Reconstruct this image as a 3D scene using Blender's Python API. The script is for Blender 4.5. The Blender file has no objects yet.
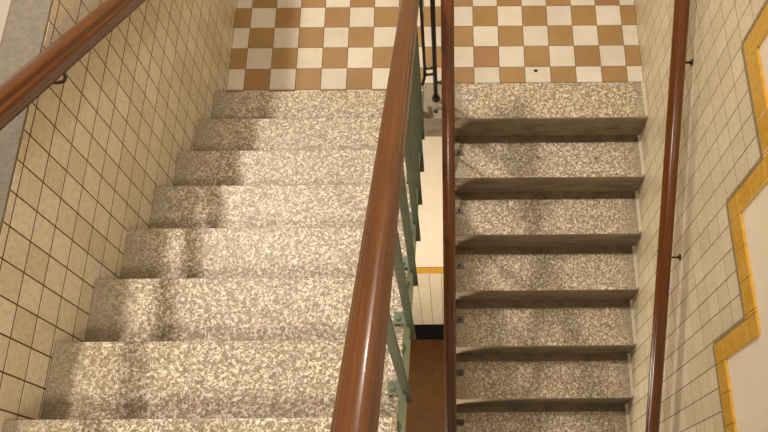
import bpy, bmesh, math, random
from mathutils import Vector, Matrix
random.seed(7)
sc = bpy.context.scene
C = sc.collection

# ------------------------------------------------------------------ camera
F_PX, PPX, PPY = 676.05, 450.0, 320.0
YAW, TILT, ROLL = -0.0002, 1.2446, -0.0079
cy, sy = math.cos(YAW), math.sin(YAW); ct, st = math.cos(TILT), math.sin(TILT)
fwd = Vector((sy*ct, cy*ct, -st)); rgt = Vector((cy, -sy, 0)); up = rgt.cross(fwd)
cr, sr = math.cos(ROLL), math.sin(ROLL)
rr = rgt*cr + up*sr; uu = up*cr - rgt*sr
cam_d = bpy.data.cameras.new('camera'); cam = bpy.data.objects.new('camera', cam_d); C.objects.link(cam)
M = Matrix((rr, uu, -fwd)).transposed().to_4x4(); M.translation = Vector((-1.1450, -2.4000, 3.3050))
cam.matrix_world = M
cam_d.sensor_fit = 'HORIZONTAL'; cam_d.sensor_width = 36.0
cam_d.lens = F_PX/768*36.0
cam_d.shift_x = (384-PPX)/768; cam_d.shift_y = (PPY-216)/768
cam_d.clip_start = 0.02; cam_d.clip_end = 60
sc.camera = cam

# ------------------------------------------------------------------ light
w = bpy.data.worlds.new('world'); sc.world = w; w.use_nodes = True
w.node_tree.nodes['Background'].inputs[0].default_value = (1.0, 0.89, 0.76, 1)
w.node_tree.nodes['Background'].inputs[1].default_value = 0.43
def area(name, loc, target, size, power, col):
    d = bpy.data.lights.new(name, 'AREA'); d.shape = 'DISK'; d.size = size; d.energy = power; d.color = col
    o = bpy.data.objects.new(name, d); C.objects.link(o); o.location = loc
    o.rotation_euler = (Vector(target)-Vector(loc)).to_track_quat('-Z', 'Y').to_euler()
    return o
WARM = (1.0, 0.88, 0.74)
area('gallery_lamp', (-3.65, 1.8, 6.3), (-1.4, -0.8, 0.3), 0.42, 330, WARM)
area('upper_hall_lamp', (-1.65, -4.35, 5.2), (-1.9, -1.2, 0.9), 0.9, 130, WARM)
area('cellar_lamp', (-1.9, -2.6, -1.5), (-1.3, -0.06, -2.2), 0.5, 85, WARM)
area('landing_wall_lamp', (-0.85, 1.45, 3.35), (-1.3, -2.0, 1.6), 0.22, 22, WARM)
sc.view_settings.view_transform = 'Standard'; sc.view_settings.look = 'None'
sc.view_settings.exposure = -0.08; sc.view_settings.gamma = 1.0
sc.view_settings.use_curve_mapping = False

# ------------------------------------------------------------------ material helpers
def lin(c):
    return tuple(((v/255)/12.92 if v/255 <= .04045 else ((v/255+.055)/1.055)**2.4) for v in c)+(1.0,)
class Mat:
    def __init__(s, name, rough=.6, spec=.5):
        s.m = bpy.data.materials.new(name); s.m.use_nodes = True
        s.t = s.m.node_tree; s.b = s.t.nodes['Principled BSDF']
        s.b.inputs['Roughness'].default_value = rough
        s.b.inputs['Specular IOR Level'].default_value = spec
    def n(s, typ, **k):
        nd = s.t.nodes.new(typ)
        for a, v in k.items():
            if a in nd.inputs.keys() if isinstance(a, str) else False: nd.inputs[a].default_value = v
            else: setattr(nd, a, v)
        return nd
    def l(s, a, b): s.t.links.new(a, b)
    def coord(s, kind='Object', scale=(1, 1, 1)):
        tc = s.t.nodes.new('ShaderNodeTexCoord'); mp = s.t.nodes.new('ShaderNodeMapping')
        mp.inputs['Scale'].default_value = scale; s.l(tc.outputs[kind], mp.inputs['Vector']); return mp.outputs[0]
    def noise(s, vec, scale, detail=3, rough=.5, dist=0):
        nd = s.t.nodes.new('ShaderNodeTexNoise'); nd.inputs['Scale'].default_value = scale
        nd.inputs['Detail'].default_value = detail; nd.inputs['Roughness'].default_value = rough
        nd.inputs['Distortion'].default_value = dist; s.l(vec, nd.inputs['Vector']); return nd.outputs['Fac']
    def ramp(s, fac, stops, interp='LINEAR'):
        nd = s.t.nodes.new('ShaderNodeValToRGB'); nd.color_ramp.interpolation = interp
        e = nd.color_ramp.elements
        while len(e) < len(stops): e.new(.5)
        for el, (p, c) in zip(e, stops):
            el.position = p; el.color = c if len(c) == 4 else (*c, 1)
        s.l(fac, nd.inputs[0]); return nd.outputs[0]
    def mix(s, fac, a, b, mode='MIX'):
        nd = s.t.nodes.new('ShaderNodeMix'); nd.data_type = 'RGBA'; nd.blend_type = mode
        for v, i in ((fac, 0), (a, 6), (b, 7)):
            if hasattr(v, 'is_linked'): s.l(v, nd.inputs[i])
            else: nd.inputs[i].default_value = v
        return nd.outputs[2]
    def math(s, op, a, b=None, c=None):
        nd = s.t.nodes.new('ShaderNodeMath'); nd.operation = op
        for i, v in enumerate((a, b, c)):
            if v is None: continue
            if hasattr(v, 'is_linked'): s.l(v, nd.inputs[i])
            else: nd.inputs[i].default_value = v
        return nd.outputs[0]
    def color(s, v):
        if hasattr(v, 'is_linked'): s.l(v, s.b.inputs['Base Color'])
        else: s.b.inputs['Base Color'].default_value = v
    def bump(s, h, strength=.3, dist=.002):
        nd = s.t.nodes.new('ShaderNodeBump'); nd.inputs['Strength'].default_value = strength
        nd.inputs['Distance'].default_value = dist; s.l(h, nd.inputs['Height']); s.l(nd.outputs[0], s.b.inputs['Normal'])
    def island(s):
        g = s.t.nodes.new('ShaderNodeNewGeometry'); return g.outputs['Random Per Island']

BW = (0, 0, 0, 1); WH = (1, 1, 1, 1)
# glazed wall tile, cream with slight tone differences tile to tile
def tile_mat(name, cols, rough=.32):
    m = Mat(name, rough)
    v = m.coord()
    c = m.ramp(m.island(), [(i/(len(cols)-1), lin(k)) for i, k in enumerate(cols)])
    mot = m.noise(v, 55, 4, .65)
    c2 = m.mix(m.ramp(mot, [(.3, (.80, .77, .72, 1)), (.62, WH)]), BW, c, 'MIX')
    c3 = m.mix(1.0, c, m.ramp(mot, [(.28, (.80, .78, .74, 1)), (.6, WH)]), 'MULTIPLY')
    m.color(c3); m.bump(m.noise(v, 18, 2), .08, .004)
    return m.m
M_tile = tile_mat('cream_glazed_tile', [(218, 206, 178), (226, 215, 190), (212, 199, 170), (221, 209, 182), (230, 219, 195)])
M_tileR = tile_mat('pale_glazed_tile', [(214, 200, 170), (222, 209, 180), (208, 194, 164), (218, 205, 176)])
def simple(name, col, rough=.6, amount=.25, scale=14, spec=.5, bump=.05):
    m = Mat(name, rough, spec); v = m.coord(); n = m.noise(v, scale, 5, .6)
    c = lin(col); d = tuple(x*(1-amount) for x in c[:3])+(1,)
    m.color(m.mix(m.ramp(n, [(.35, BW), (.65, WH)]), d, c)); m.bump(n, bump, .003); return m.m
M_groutL = simple('brown_grout', (108, 82, 50), .9, .3, 40)
M_groutR = simple('grey_tan_grout', (120, 100, 70), .9, .3, 40)
M_plaster = simple('cream_plaster', (226, 212, 190), .75, .05, 6)
M_white = simple('white_paint', (158, 150, 134), .6, .05, 6)
M_yellow = simple('ochre_glazed_tile', (206, 158, 52), .25, .18, 30, .6)
M_caulk = simple('grey_sandy_joint', (156, 138, 104), .9, .5, 120, .3, .4)
M_sill = simple('grey_stone', (118, 108, 90), .6, .3, 60)
M_cement = simple('pale_cement', (196, 186, 164), .8, .2, 40)
M_black = simple('black_glazed_base', (10, 11, 18), .5, .3, 10, .15)
M_green = simple('sage_green_paint', (104, 113, 90), .35, .2, 25, .6)
M_dark = simple('dark_iron_paint', (30, 27, 22), .35, .3, 30, .6)
M_steel = simple('worn_steel', (84, 76, 62), .35, .3, 60, .8)
M_steel.node_tree.nodes['Principled BSDF'].inputs['Metallic'].default_value = .7
M_crumb = simple('dark_brown_crumb', (48, 34, 20), .9, .4, 300)

def wood():
    m = Mat('varnished_red_brown_wood', .26, .45)
    v = m.coord('UV', (3.0, 70, 1)); f = m.noise(v, 1.0, 5, .6, .6)
    v2 = m.coord('UV', (1.2, 6, 1)); g = m.noise(v2, 1.0, 3, .5)
    c = m.ramp(f, [(.28, lin((82, 40, 6))), (.52, lin((98, 53, 9))), (.75, lin((112, 65, 15)))])
    m.color(m.mix(1.0, c, m.ramp(g, [(.3, (.78, .72, .66, 1)), (.65, WH)]), 'MULTIPLY'))
    m.b.inputs['Coat Weight'].default_value = .22; m.b.inputs['Coat Roughness'].default_value = .12
    m.bump(f, .05, .001); return m.m
M_wood = wood()

def terrazzo(name, dirt_left, dirt_right, fw=.22, rear=False, sc_=114):
    """speckled terrazzo; the film of dirt lies where feet do not polish it, towards the two ends of each step"""
    m = Mat(name, .45)
    v = m.coord()
    n1 = m.noise(v, sc_, 2.2, .55, 1.2)
    n2 = m.noise(v, 190, 2, .5)
    vor = m.t.nodes.new('ShaderNodeTexVoronoi'); vor.inputs['Scale'].default_value = 95; m.l(v, vor.inputs['Vector'])
    chips = m.ramp(vor.outputs['Color'], [(.2, lin((150, 133, 108))), (.5, lin((202, 190, 168))), (.8, lin((222, 213, 196)))])
    base = m.ramp(n2, [(.35, lin((112, 94, 70))), (.7, lin((146, 128, 102)))])
    worn = m.mix(m.ramp(n1, [(.455, BW), (.54, WH)]), base, chips)
    film = m.mix(m.ramp(n1, [(.40, BW), (.60, WH)]), lin((128, 116, 94)), lin((152, 141, 118)))
    sep = m.t.nodes.new('ShaderNodeSeparateXYZ'); m.l(v, sep.inputs[0])
    big = m.noise(v, 5, 3, .6)
    x = m.math('ADD', sep.outputs[0], m.math('MULTIPLY', m.math('SUBTRACT', big, .5), .22))
    def edge(x0, x1):
        nd = m.t.nodes.new('ShaderNodeMapRange'); nd.inputs[1].default_value = x0; nd.inputs[2].default_value = x1
        nd.interpolation_type = 'SMOOTHSTEP'; m.l(x, nd.inputs[0]); return nd.outputs[0]
    a = edge(dirt_left+fw, dirt_left-.02) ; b = edge(dirt_right-fw, dirt_right+.02)
    ab = m.math('MAXIMUM', a, b)
    if rear:      # dirt plus the riser's shadow, painted into the colour at each tread's back
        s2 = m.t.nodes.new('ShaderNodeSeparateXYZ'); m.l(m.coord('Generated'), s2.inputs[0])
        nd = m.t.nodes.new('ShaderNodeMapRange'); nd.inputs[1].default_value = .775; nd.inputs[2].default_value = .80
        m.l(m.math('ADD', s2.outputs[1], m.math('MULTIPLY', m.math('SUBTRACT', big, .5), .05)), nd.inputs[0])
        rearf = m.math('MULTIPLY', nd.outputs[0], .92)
    fac = m.math('MULTIPLY', ab, .95)
    col = m.mix(fac, worn, film)
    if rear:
        grime_shade = m.ramp(m.noise(v, 13, 4, .6), [(.3, lin((66, 52, 30))), (.7, lin((104, 88, 60)))])
        col = m.mix(rearf, col, grime_shade)
    m.color(col); m.bump(n2, .06, .001)
    return m.m
M_terL = terrazzo('terrazzo_left', -2.44, -1.0, .24)
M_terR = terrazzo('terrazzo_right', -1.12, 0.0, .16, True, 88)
M_terE = terrazzo('terrazzo_edge', -1.12, 0.0, .10, False, 84)
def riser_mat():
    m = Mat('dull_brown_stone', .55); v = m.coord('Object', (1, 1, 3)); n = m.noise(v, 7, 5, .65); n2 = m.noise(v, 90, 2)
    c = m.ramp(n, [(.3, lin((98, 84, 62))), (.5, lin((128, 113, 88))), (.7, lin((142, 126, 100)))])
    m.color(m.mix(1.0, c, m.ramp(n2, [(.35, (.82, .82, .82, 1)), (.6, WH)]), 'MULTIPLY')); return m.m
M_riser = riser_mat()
def checker_tile(name, cols, stain):
    m = Mat(name, .5); v = m.coord()
    c = m.ramp(m.island(), [(i/(len(cols)-1), lin(k)) for i, k in enumerate(cols)])
    n = m.noise(v, 130, 3, .7); n2 = m.noise(v, 4, 4, .6)
    c = m.mix(1.0, c, m.ramp(n, [(.3, stain), (.6, WH)]), 'MULTIPLY')
    m.color(m.mix(1.0, c, m.ramp(n2, [(.3, (.86, .84, .8, 1)), (.6, WH)]), 'MULTIPLY')); return m.m
M_ctan = checker_tile('tan_floor_tile', [(156, 124, 76), (162, 130, 82), (152, 120, 72), (158, 126, 78), (160, 128, 80), (156, 124, 76), (158, 119, 80)], (.78, .74, .68, 1))
M_cwht = checker_tile('white_floor_tile', [(206, 199, 184), (214, 207, 192), (200, 192, 176)], (.88, .86, .83, 1))
def cellar_floor():
    m = Mat('brown_cellar_floor', .5); v = m.coord()
    br = m.t.nodes.new('ShaderNodeTexBrick'); br.offset = 0; m.l(v, br.inputs['Vector'])
    br.inputs['Scale'].default_value = 1; br.inputs['Brick Width'].default_value = .45; br.inputs['Row Height'].default_value = .45
    br.inputs['Mortar Size'].default_value = .006; br.inputs['Color1'].default_value = lin((104, 64, 10)); br.inputs['Color2'].default_value = lin((100, 61, 9)); br.inputs['Mortar'].default_value = lin((92, 56, 9))
    m.color(m.mix(1.0, br.outputs['Color'], m.ramp(m.noise(v, 9, 5, .6), [(.3, (.7, .7, .7, 1)), (.65, WH)]), 'MULTIPLY')); return m.m
M_cfloor = cellar_floor()

# ------------------------------------------------------------------ mesh helpers
def link(name, bm, mats, parent=None, smooth=False):
    me = bpy.data.meshes.new(name); bm.normal_update(); bm.to_mesh(me); bm.free()
    for m in (mats if isinstance(mats, (list, tuple)) else [mats]): me.materials.append(m)
    if smooth:
        for p in me.polygons: p.use_smooth = True
    o = bpy.data.objects.new(name, me); C.objects.link(o)
    if parent is not None:
        o.parent = parent; o.matrix_parent_inverse = Matrix.Translation(-parent.location)
    return o
def tag(o, label=None, cat=None, group=None, kind=None):
    for k, v in (('label', label), ('category', cat), ('group', group), ('kind', kind)):
        if v: o[k] = v
    return o
def thing(name, label, cat, loc=(0, 0, 0), group=None):
    o = bpy.data.objects.new(name, None); o.empty_display_size = .1; C.objects.link(o); o.location = loc
    return tag(o, label, cat, group)
def box(bm, a, b, bevel=0, seg=2, mi=0):
    a, b = Vector(a), Vector(b)
    r = bmesh.ops.create_cube(bm, size=1, matrix=Matrix.Translation((a+b)/2) @ Matrix.Diagonal((*(b-a), 1)))
    vs = r['verts']; fs = list({f for v in vs for f in v.link_faces})
    for f in fs: f.material_index = mi
    if bevel:
        es = list({e for v in vs for e in v.link_edges})
        bmesh.ops.bevel(bm, geom=es, offset=bevel, segments=seg, affect='EDGES', profile=.5)
    return bm
def boxm(a, b, bevel=0, seg=2): return box(bmesh.new(), a, b, bevel, seg)
def prism(bm, pts, vec, mi=0):
    v0 = [bm.verts.new(p) for p in pts]; v1 = [bm.verts.new(Vector(p)+Vector(vec)) for p in pts]
    n = len(pts); fs = [bm.faces.new(v0[::-1]), bm.faces.new(v1)]
    for i in range(n): fs.append(bm.faces.new((v0[i], v0[(i+1) % n], v1[(i+1) % n], v1[i])))
    for f in fs: f.material_index = mi
    return v0, v1, fs
def cyl(bm, p, q, r, seg=12, r2=None):
    p, q = Vector(p), Vector(q); d = q-p
    rot = d.to_track_quat('Z', 'Y').to_matrix().to_4x4()
    bmesh.ops.create_cone(bm, cap_ends=True, segments=seg, radius1=r, radius2=r if r2 is None else r2, depth=d.length,
                          matrix=Matrix.Translation((p+q)/2) @ rot)
    return bm
def tube(bm, pts, r, seg=10):
    pts = [Vector(p) for p in pts]; rings = []
    for i, p in enumerate(pts):
        d = (pts[min(i+1, len(pts)-1)]-pts[max(i-1, 0)]).normalized()
        a = d.orthogonal().normalized() if i == 0 else (pa - d*pa.dot(d)).normalized()
        pa = a; b = d.cross(a)
        rings.append([bm.verts.new(p+(a*math.cos(t)+b*math.sin(t))*r) for t in [2*math.pi*k/seg for k in range(seg)]])
    for i in range(len(rings)-1):
        for k in range(seg):
            bm.faces.new((rings[i][k], rings[i][(k+1) % seg], rings[i+1][(k+1) % seg], rings[i+1][k]))
    bm.faces.new(rings[0][::-1]); bm.faces.new(rings[-1]); return bm
def obox(bm, p, q, wx, t, bevel=0.0):
    """flat bar from p to q lying in a plane of constant X: wx wide along X, t thick across"""
    p, q = Vector(p), Vector(q); d = (q-p).normalized(); X = Vector((1, 0, 0)); n = d.cross(X).normalized()
    pts = [p+X*sx*wx/2+n*sn*t/2 for sx, sn in ((-1, -1), (1, -1), (1, 1), (-1, 1))]
    b2 = bmesh.new(); prism(b2, pts, q-p)
    if bevel: bmesh.ops.bevel(b2, geom=list(b2.edges), offset=bevel, segments=2, affect='EDGES')
    bmesh.ops.recalc_face_normals(b2, faces=list(b2.faces))
    me = bpy.data.meshes.new('t'); b2.to_mesh(me); b2.free(); bm.from_mesh(me); bpy.data.meshes.remove(me); return bm

# tiles set out on a wall plane of constant X (face direction sx) as one mesh of small pillow-edged slabs
def wall_tiles(name, x, sx, y0, z0, tw, th, cells, mat, parent, gap=.0056, proud=.0036):
    bm = bmesh.new(); e = .0005
    for (ya, yb, za, zb) in cells:
        ya += gap/2; yb -= gap/2; za += gap/2; zb -= gap/2
        if yb-ya < .006 or zb-za < .006: continue
        o = [bm.verts.new((x-sx*.002, Y, Z)) for Y, Z in ((ya, za), (yb, za), (yb, zb), (ya, zb))]
        m_ = [bm.verts.new((x+sx*(proud-e*.6), Y, Z)) for Y, Z in ((ya, za), (yb, za), (yb, zb), (ya, zb))]
        jx = sx*random.uniform(-.0004, .0004)
        i_ = [bm.verts.new((x+sx*proud+jx, Y, Z)) for Y, Z in ((ya+e, za+e), (yb-e, za+e), (yb-e, zb-e), (ya+e, zb-e))]
        for k in range(4):
            j = (k+1) % 4
            bm.faces.new((o[k], o[j], m_[j], m_[k])); bm.faces.new((m_[k], m_[j], i_[j], i_[k]))
        bm.faces.new(i_)
    bmesh.ops.recalc_face_normals(bm, faces=list(bm.faces))
    # make every tile face the room
    for f in bm.faces:
        if abs(f.normal.x) > .9 and f.normal.x*sx < 0: f.normal_flip()
    return link(name, bm, mat, parent)

# ------------------------------------------------------------------ dimensions
XL, XR = -2.440, 0.0            # faces of the two tiled walls
R, G = .170, .2913              # rise and going
WL, WR = -1.300, -1.130         # the two edges of the well
LN = [.004, -.292, -.591, -.878, -1.170, -1.457, -1.749, -2.036]
RN = [-.066, -.350, -.635, -.925, -1.225, -1.517]
while len(LN) < 13: LN.append(LN[-1]-G)
while len(RN) < 13: RN.append(RN[-1]-G)
SILL = 1.543
YB = 1.55                       # back wall of the landing
YF = -4.7
LOWZ = -2.21; CELZ = -4.32

# ------------------------------------------------------------------ left wall: tiled dado, stone coping, low white deck behind
wl = link('wall_left', boxm((XL-.14, YF, LOWZ), (XL-.006, YB+.2, SILL-.035)), M_groutL); tag(wl, kind='structure')
g = boxm((XL-.14, YF, -.4), (XL-.0006, YB, SILL-.004)); link('grout', g, M_groutL, wl)
cells = []; ty, tz, tw, th = -1.283, 1.510, .1040, .1046
j0 = int((ty-YB)/tw)-1
for i in range(0, 19):
    za, zb = (tz-i*th, tz-(i-1)*th) if i else (tz, SILL-.002)
    if i: za, zb = tz-i*th, tz-(i-1)*th
    for j in range(-28, 33):
        Y = ty-j*tw
        ya, yb = Y-tw, Y
        if yb > YB: continue
        if ya < YF: continue
        cells.append((ya, yb, za, zb))
wall_tiles('wall_tile', XL-.0034, 1, ty, tz, tw, th, cells, M_tile, wl)
cop = link('trim_1', boxm((XL-.136, YF, SILL-.033), (XL-.004, YB, SILL), .003), M_sill); tag(cop, kind='structure')
dk = bmesh.new(); box(dk, (XL-1.9, YF, SILL-.12), (XL-.137, YB, SILL-.006), .004)
deck = link('floor', dk, M_white); tag(deck, kind='structure')

# ------------------------------------------------------------------ right wall: cream plaster over stepped dado with ochre border
wr = link('wall_right', boxm((.004, YF, LOWZ-.1), (.16, YB+.2, 4.2)), M_plaster); tag(wr, kind='structure')
Y0, T0, LH, LV, BWD = -.549, 1.152, .5035, .334, .107
def Yn(n): return Y0-LH*n
def Tn(n): return T0-LV*n
def top(Y):
    if Y > Y0: return Tn(-1)
    return Tn(int((Y0-Y)/LH+1e-6))
tw, th = LH/5, LV/3
cells = []; gcells = []
for j in range(-22, 34):
    yb = Y0-j*tw; ya = yb-tw
    if yb > YB or ya < YF: continue
    T = top((ya+yb)/2); k = 0
    while T-k*th > max(LOWZ, -.95 + (ya+.3)*.585 - .5):
        cells.append((ya, yb, T-(k+1)*th, T-k*th)); k += 1
    gcells.append((ya, yb, T-k*th, T))
gb = bmesh.new()
for ya, yb, za, zb in gcells:
    vs = [gb.verts.new((.0006, Y, Z)) for Y, Z in ((ya, za), (ya, zb), (yb, zb), (yb, za))]; f = gb.faces.new(vs)
    r_ = bmesh.ops.extrude_face_region(gb, geom=[f]); bmesh.ops.translate(gb, vec=(.004, 0, 0), verts=[v for v in r_['geom'] if isinstance(v, bmesh.types.BMVert)])
bmesh.ops.recalc_face_normals(gb, faces=list(gb.faces))
link('grout', gb, M_groutR, wr)
wall_tiles('wall_tile', .0034, -1, 0, 0, tw, th, cells, M_tileR, wr, gap=.0048)
# border path
J = .016                         # sandy joint between dado and border
bb = bmesh.new(); cb = bmesh.new()
def btile(y0, y1, z0, z1, round_outer=False):
    g_ = .0008; y0 += g_; y1 -= g_; z0 += g_; z1 -= g_
    pts = [(y1, z0), (y1, z1)]
    if round_outer:
        r = .034
        pts += [(y0+r-r*math.sin(a), z1-r+r*math.cos(a)) for a in [math.pi/2*k/7 for k in range(8)]]
    else: pts += [(y0, z1)]
    pts += [(y0, z0)]
    b2 = bmesh.new(); prism(b2, [(.006, y, z) for y, z in pts], (-.0125, 0, 0))
    bmesh.ops.recalc_face_normals(b2, faces=list(b2.faces))
    es = [e for e in b2.edges if all(v.co.x < -.004 for v in e.verts)]
    bmesh.ops.bevel(b2, geom=es, offset=.002, segments=3, affect='EDGES')
    me = bpy.data.meshes.new('t'); b2.to_mesh(me); b2.free(); bb.from_mesh(me); bpy.data.meshes.remove(me)
def run(a0, a1, n):
    return [(a0+(a1-a0)*k/n, a0+(a1-a0)*(k+1)/n) for k in range(n)]
for n in range(-1, 8):
    yr = Yn(n) if n >= 0 else YB           # tile-side right end of this level
    yl = Yn(n+1)
    t = Tn(n)
    # straight horizontal pieces: from yl to yr-BWD (or yr), above joint
    y_hi = (yr-BWD) if n >= 0 else yr
    for a, b in run(yl, y_hi, 3 if n >= 0 else 12): btile(a, b, t+J, t+BWD)
    # outer corner
    btile(yl-BWD, yl-J, t+J, t+BWD, True)
    btile(yl-J, yl, t+J, t+BWD)
    # vertical pieces below the corner, down to next level's band top
    tn = Tn(n+1)
    for a, b in run(tn+BWD, t+J, 2): btile(yl-BWD, yl-J, a, b)
    btile(yl-BWD, yl-J, tn+J, tn+BWD)
    # joint
    box(cb, (-.0065, yl-J, t), (.004, yr-(J if n >= 0 else 0), t+J)); box(cb, (-.0065, yl-J, tn+J), (.004, yl, t))
link('border_tile', bb, M_yellow, wr)['label'] = 'ochre yellow glazed border stepping down beside the stair'
link('joint', cb, M_caulk, wr)

# ------------------------------------------------------------------ landing and the other surfaces of the room
ld = link('floor', boxm((XL, -.060, -.18), (XR, YB, -.008)), M_groutR); tag(ld, kind='structure')
ed = bmesh.new(); box(ed, (WL+.009, -.060, -.1795), (-.0, .1815, 0), .004)
link('stone_edge', ed, M_terE, ld)['label'] = 'speckled terrazzo strip along the front of the landing'
rs = bmesh.new(); box(rs, (WL+.009, -.0605, -.1795), (-.0, -.055, -.03)); link('edge_face', rs, M_riser, ld)
S = .1500; CX0, CY0 = -2.342, .444
for nm, par, mt in (('tan_tile', 1, M_ctan), ('white_tile', 0, M_cwht)):
    bm = bmesh.new()
    for c in range(-1, 17):
        for rI in range(-8, 4):
            if (c+rI) % 2 != par: continue
            xa, xb = CX0+c*S, CX0+(c+1)*S; yb, ya = CY0-rI*S, CY0-(rI+1)*S
            xa = max(xa, XL+.001); xb = min(xb, XR-.001); yb = min(yb, YB)
            lo = .1825 if xb > WL+.02 else -.02
            if xa < WL+.009 < xb and yb <= .19: xb = WL+.008; lo = -.02
            ya = max(ya, lo)
            if xb-xa < .01 or yb-ya < .008: continue
            g_ = .0012
            box(bm, (xa+g_, ya+g_, -.012), (xb-g_, yb-g_, random.uniform(-.0003, .0003)), .0008, 1)
    link(nm, bm, mt, ld)
# back wall of the landing
wb = link('wall_back', boxm((XL-.14, YB, -.2), (.16, YB+.16, 4.2)), M_plaster); tag(wb, kind='structure')
# unseen wall, added to keep the upper hall lamp off the descending flight
wu = link('wall_light_block', boxm((WL+.06, LN[-1]-.14, 12*R), (.0, LN[-1]-.02, 13*R+1.15), .01), M_plaster); tag(wu, kind='structure')
# lower floor, upper floor, cellar
lf = link('floor', boxm((XL-.14, YF, LOWZ-.16), (.16, RN[-1]-.02, LOWZ)), M_cfloor); tag(lf, kind='structure')
uf = link('floor', boxm((XL-.136, YF, 12*R+.02), (0.0, LN[-1]-.02, 13*R)), M_terL); tag(uf, kind='structure')
cf = link('floor', boxm((XL-.14, YF, CELZ-.12), (.16, .1, CELZ)), M_cfloor); tag(cf, kind='structure')
wc = link('wall_cellar', boxm((XL-.14, -.050, CELZ), (.16, .1, -.18)), M_plaster); tag(wc, kind='structure')

# ------------------------------------------------------------------ the two flights
def step_block(x0, x1, yn, z, back, sgn, ter, parent, riser_side):
    """one step: slab (tread) with rounded nosing at yn, going `back` in direction sgn*Y; riser below the nosing"""
    ye = yn+sgn*back
    ya, yb = min(yn, ye), max(yn, ye)
    bm = bmesh.new(); box(bm, (x0, ya, z-.045), (x1, yb, z), .004, 3); bm.normal_update()
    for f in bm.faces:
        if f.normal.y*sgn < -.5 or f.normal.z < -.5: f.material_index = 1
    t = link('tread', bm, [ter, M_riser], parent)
    yr = yn+sgn*.0006
    rb = bmesh.new(); box(rb, (x0+.002, min(yr, yr+sgn*.12), z-R), (x1-.002, max(yr, yr+sgn*.12), z-.045))
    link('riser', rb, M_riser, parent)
fl = thing('stair_flight', 'wide left flight of speckled terrazzo steps climbing beside the cream tiled wall', 'stairs', (XL/2+WL/2, LN[0], 0))
for k, y in enumerate(LN, 1):
    nxt = LN[k] if k < len(LN) else y-G
    step_block(XL+.0006, WL, y, k*R, y-nxt+.03, -1, M_terL, fl, 1)
sf = bmesh.new(); 
prism(sf, [(XL+.001, -.05, 0), (XL+.001, -.33, -.03), (XL+.001, LN[-1], 12*R-.16), (XL+.001, LN[-1], 12*R-.06)], (WL-XL-.003, 0, 0))
bmesh.ops.recalc_face_normals(sf, faces=list(sf.faces)); link('soffit', sf, M_plaster, fl)
fr = thing('stair_flight', 'right flight of terrazzo steps going down from the landing, dark risers in view', 'stairs', (XR/2+WR/2, RN[0], 0))
for k, y in enumerate(RN):
    if k == 0:
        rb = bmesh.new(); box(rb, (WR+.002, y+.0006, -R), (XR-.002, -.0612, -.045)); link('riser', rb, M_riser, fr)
        bm = bmesh.new(); box(bm, (WR, y, -.045), (XR, -.058, -.0005), .003); link('nosing', bm, M_riser, fr)
        continue
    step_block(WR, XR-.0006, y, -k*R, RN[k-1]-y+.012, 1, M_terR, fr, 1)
rb = bmesh.new(); 
sf = bmesh.new(); prism(sf, [(WR+.002, -.062, -.24), (WR+.002, -.062, -.36), (WR+.002, RN[-1]+.12, LOWZ-.08), (WR+.002, RN[-1]+.12, LOWZ+.03)], (XR-WR-.004, 0, 0))
bmesh.ops.recalc_face_normals(sf, faces=list(sf.faces)); link('soffit', sf, M_plaster, fr)
# pale cement fillet where the right treads meet the wall
for k, y in enumerate(RN[:9]):
    b = (.18 if k == 0 else RN[k-1])
    bm = bmesh.new(); prism(bm, [(-.016, y+.012, -k*R), (0, y+.012, -k*R), (0, y+.012, -k*R+.008)], (0, b-y-.014, 0))
    bmesh.ops.recalc_face_normals(bm, faces=list(bm.faces)); link('cement_fillet', bm, M_cement, fr)

# ------------------------------------------------------------------ handrails
PROF = [(0, .0665), (.010, .066), (.018, .0635), (.0235, .0585), (.0255, .0525), (.0245, .0485), (.0262, .0455), (.0305, .0425),
        (.0332, .0365), (.0336, .029), (.0315, .0205), (.0275, .0145), (.0262, .0085), (.0262, 0)]
PROF = PROF + [(-x, z) for x, z in PROF[::-1] if x > 0]
def sweep(path, prof, wscale=1.0, hscale=1.0):
    bm = bmesh.new(); uv = bm.loops.layers.uv.new('UVMap')
    path = [Vector(p) for p in path]; n = len(prof); rings = []; L = 0; per = [0]
    for i in range(n):
        a, b = prof[i], prof[(i+1) % n]; per.append(per[-1]+math.hypot(a[0]-b[0], a[1]-b[1]))
    dist = [0]
    for i, p in enumerate(path):
        if i: dist.append(dist[-1]+(p-path[i-1]).length)
        d1 = (path[min(i+1, len(path)-1)]-p); d0 = (p-path[max(i-1, 0)])
        d = ((d1.normalized() if d1.length else Vector()) + (d0.normalized() if d0.length else Vector())).normalized()
        side = d.cross(Vector((0, 0, 1))).normalized(); nrm = side.cross(d)
        # mitre the vertical offset so that the profile keeps its height
        k = 1.0
        if 0 < i < len(path)-1: k = 1/max(.5, d.dot(d1.normalized()))
        rings.append([bm.verts.new(p+side*x*wscale+nrm*(z-.0665)*hscale*k) for x, z in prof])
    for i in range(len(rings)-1):
        for j in range(n):
            q = (j+1) % n
            f = bm.faces.new((rings[i][j], rings[i][q], rings[i+1][q], rings[i+1][j]))
            for lp, (u_, v_) in zip(f.loops, ((dist[i], per[j]), (dist[i], per[j+1]), (dist[i+1], per[j+1]), (dist[i+1], per[j]))):
                lp[uv].uv = (u_, v_)
            f.smooth = True
    bm.faces.new(rings[0][::-1]); bm.faces.new(rings[-1])
    bmesh.ops.recalc_face_normals(bm, faces=list(bm.faces)); return bm
K = R/G
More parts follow.
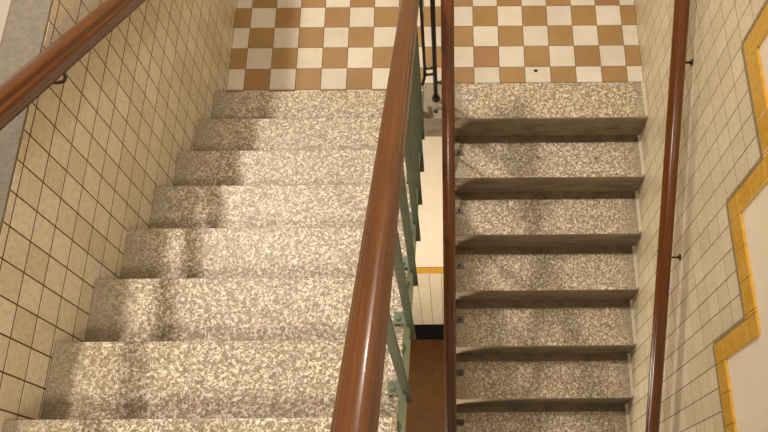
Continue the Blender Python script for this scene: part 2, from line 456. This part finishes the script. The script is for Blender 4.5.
def bend(pts, r=.10, n=6):
    """round the inner corners of a polyline"""
    pts = [Vector(p) for p in pts]; out = [pts[0]]
    for a, b, c in zip(pts, pts[1:], pts[2:]):
        u, v = (a-b).normalized(), (c-b).normalized()
        p0, p1 = b+u*min(r, (a-b).length*.45), b+v*min(r, (c-b).length*.45)
        for i in range(n+1):
            t = i/n; out.append(p0*(1-t)**2+b*2*t*(1-t)+p1*t*t)
    out.append(pts[-1]); return out
def zl(Y, h): return R+h-K*Y          # height h above the left flight's pitch line
def zr(Y, h): return h+K*(Y+.066)

# --- left flight railing (sage green bars under a wooden rail)
HX = -1.283; HT = .905
rl = thing('stair_railing', 'sage green metal railing with broad wooden handrail on the well side of the left flight', 'railing', (HX, -1.2, zl(-1.2, 0)-.2))
path = bend([(HX, -3.9, zl(-3.55, HT)), (HX, -3.55, zl(-3.55, HT)), (HX, .06, zl(.06, HT)), (HX, .30, zl(.06, HT))], .12)
link('handrail', sweep(path, PROF), M_wood, rl)
bx = -1.292
bb_ = bmesh.new(); obox(bb_, (bx, -3.7, zl(-3.7, -.045)), (bx, .05, zl(.05, -.045)), .022, .010, .001); link('bottom_bar', bb_, M_green, rl)
bb_ = bmesh.new(); obox(bb_, (HX, -3.55, zl(-3.55, HT-.075)), (HX, .05, zl(.05, HT-.075)), .032, .008, .001); link('top_bar', bb_, M_green, rl)
ends = [(-.37, .26), (-.58, .29), (-.865, .47), (-1.122, .616), (-1.406, .803), (-1.67, .94), (-1.936, 1.09), (-2.22, 1.26), (-2.51, 1.43), (-2.80, 1.60), (-3.09, 1.77), (-3.38, 1.94)]
BXX = -1.283
for y, z in ends:
    bm = bmesh.new(); obox(bm, (BXX, y, z), (BXX, y, zl(y, HT-.07)), .026, .010, .0015); link('baluster', bm, M_green, rl)
for k in range(1, 13):
    y = LN[k-1]-.165; z = k*R
    bm = bmesh.new(); box(bm, (-1.345, y-.022, z), (-1.285, y+.022, z+.012), .002)
    br = link('bracket', bm, M_green, rl)
    bm = bmesh.new(); cyl(bm, (-1.330, y, z+.011), (-1.330, y, z+.020), .009, 6); link('bolt', bm, M_green, br)

# --- right flight railing
RX = -1.146
rg = thing('stair_railing', 'dark iron railing with narrow wooden handrail on the well side of the right flight', 'railing', (RX, -1.2, zr(-1.2, 0)-.2))
path = bend([(RX, -3.5, zr(-3.5, .905)), (RX, -.02, zr(-.02, .905)), (RX, .30, zr(-.02, .905))], .12)
link('handrail', sweep(path, PROF, .90), M_wood, rg)
b_ = bmesh.new(); obox(b_, (RX, -3.4, zr(-3.4, .03)), (RX, .0, zr(0, .03)), .020, .010, .001); link('bottom_bar', b_, M_dark, rg)
for k in range(0, 12):
    y = (RN[k]+.052) if k == 0 else (RN[k]+RN[k-1])/2+.03
    y = [-.014, -.178, -.471, -.757, -1.049, -1.345, -1.632][k] if k < 7 else RN[k]+.17
    z = -k*R
    bm = bmesh.new(); obox(bm, (RX, y, zr(y, -.02)), (RX, y, zr(y, .84)), .018, .012, .001); link('baluster', bm, M_dark, rg)
    if k == 0: continue
    bm = bmesh.new(); box(bm, (RX-.005, y-.019, z+.001), (-1.062, y+.019, z+.009), .0015)
    br = link('bracket', bm, M_steel, rg)
    bm = bmesh.new(); cyl(bm, (-1.085, y, z+.010), (-1.085, y, z+.020), .009, 6); cyl(bm, (-1.085, y, z+.019), (-1.085, y, z+.026), .005, 8); link('bolt', bm, M_steel, br)
# --- newel of two round bars at the head of the well
nw = thing('newel_post', 'pair of dark round iron bars on a small foot at the head of the well', 'post', (-1.217, .075, 0))
bm = bmesh.new(); tube(bm, [(-1.217, .075, 0), (-1.217, .075, .90)], .0125, 12); link('post', bm, M_dark, nw, True)
bm = bmesh.new(); cyl(bm, (-1.217, .075, 0), (-1.217, .075, .012), .024, 16); cyl(bm, (-1.217, .075, .012), (-1.217, .075, .03), .018, 16, .0125); link('foot', bm, M_dark, nw)
bm = bmesh.new(); cyl(bm, (-1.217, .085, .13), (-1.188, .085, .13), .008, 10); cyl(bm, (-1.190, .085, .13), (-1.183, .085, .13), .013, 10); link('clamp_screw', bm, M_dark, nw)
pts = bend([(-1.2725, .07, .90), (-1.2725, .07, .205), (-1.290, .04, .165)], .03)
bm = bmesh.new(); tube(bm, pts, .0085, 12); link('bent_bar', bm, M_dark, nw, True)
for z in (.215, .265):
    bm = bmesh.new(); tube(bm, [(-1.2725, .07, z), (-1.217, .075, z)], .0075, 10); link('cross_bar', bm, M_steel, nw, True)
bm = bmesh.new(); cyl(bm, (-1.216, -.013, 0), (-1.216, -.013, .005), .012, 12); cyl(bm, (-1.216, -.013, .005), (-1.216, -.013, .011), .007, 6)
tag(link('anchor_bolt', bm, M_dark), 'small dark bolt head in the terrazzo just in front of the newel foot', 'bolt')

# --- wall handrails
def wall_rail(label, pts, ws, hs, brk, xw, sgn, dp):
    t = thing('wall_handrail', label, 'handrail', (xw, -1.0, pts[1][2]-.5))
    link('rail', sweep(bend(pts, .08), PROF, ws, hs), M_wood, t)
    for (y, z, xr_) in brk:
        zt = z-.062*hs/.95
        bm = bmesh.new()
        tube(bm, bend([(xw, y, zt-dp), ((xw+xr_)/2+(xr_-xw)*.2, y, zt-dp), (xr_, y, zt-dp*.6), (xr_, y, zt)], .02), .0055, 10)
        br = link('bracket', bm, M_steel, t, True)
        bm = bmesh.new(); cyl(bm, (xw, y, zt-dp), (xw+sgn*.007, y, zt-dp), .015, 16); link('wall_plate', bm, M_steel, br)
LX = -2.358
wall_rail('wooden handrail bracketed to the cream tiles of the left wall, crossing the stone coping',
          [(LX, -3.8, zl(-3.5, .90)), (LX, -3.5, zl(-3.5, .90)), (LX, .05, zl(.05, .90)), (LX, .35, zl(.05, .90))], 1.03, 1.05,
          [(y, zl(y, .90), LX) for y in (-.97, -2.1, -3.2)], XL, 1, .075)
rx = lambda y: -.080+(y+.12)*.0155
wall_rail('slim wooden handrail bracketed to the tiled right wall above the descending flight',
          [(rx(-3.4), -3.4, zr(-3.4, .89)), (rx(.04), .04, zr(.04, .89)), (rx(.04), .45, zr(.04, .89))], 1.02, 1.0,
          [(y, zr(y, .89), rx(y)) for y in (-.25, -1.04, -1.95, -2.8)], XR, -1, .03)

# ------------------------------------------------------------------ cellar wall seen down the well
wcx0, wcx1 = -1.9, -.6
yw = -.052
base = bmesh.new(); box(base, (XL, yw-.012, CELZ), (XR, yw, CELZ+.55), .003); link('base_tile', base, M_black, wc)['label'] = 'black glazed base course'
bm = bmesh.new()
h0, h1 = CELZ+.56, CELZ+2.02
nx = 22; tww = (XR-XL)/nx
for i in range(nx):
    for j in range(4):
        za, zb = h0+(h1-h0)*j/4, h0+(h1-h0)*(j+1)/4
        box(bm, (XL+i*tww+.002, yw-.008, za+.0005), (XL+(i+1)*tww-.002, yw+.001, zb-.0005), .001, 1)
link('wall_tile', bm, M_tileR, wc)
bm = bmesh.new(); box(bm, (XL, yw-.004, CELZ+.5), (XR, yw+.001, h1)); link('grout', bm, M_groutL, wc)
bm = bmesh.new(); box(bm, (XL, yw-.012, h1), (XR, yw+.001, h1+.12), .004); link('border_tile', bm, M_yellow, wc)

# ------------------------------------------------------------------ small litter
def crumb(x, y, z, sx, sy_, label):
    bm = bmesh.new(); bmesh.ops.create_icosphere(bm, subdivisions=2, radius=1)
    for v in bm.verts:
        n = random.uniform(.75, 1.2); v.co = Vector((x+v.co.x*sx*n, y+v.co.y*sy_*n, z+.0015+v.co.z*.002*n))
    tag(link('crumb', bm, M_crumb), label, 'crumb')
crumb(-.629, .264, 0, .013, .009, 'dark crumb lying on a white floor tile of the landing')
crumb(-.725, -.228, -.17, .007, .005, 'tiny brown crumb on the first lower tread, leftmost of its three')
crumb(-.618, -.216, -.17, .015, .005, 'long dark crumb in the middle of the first lower tread')
crumb(-.276, -.225, -.17, .007, .007, 'tiny dark crumb on the first lower tread towards the tiled wall')
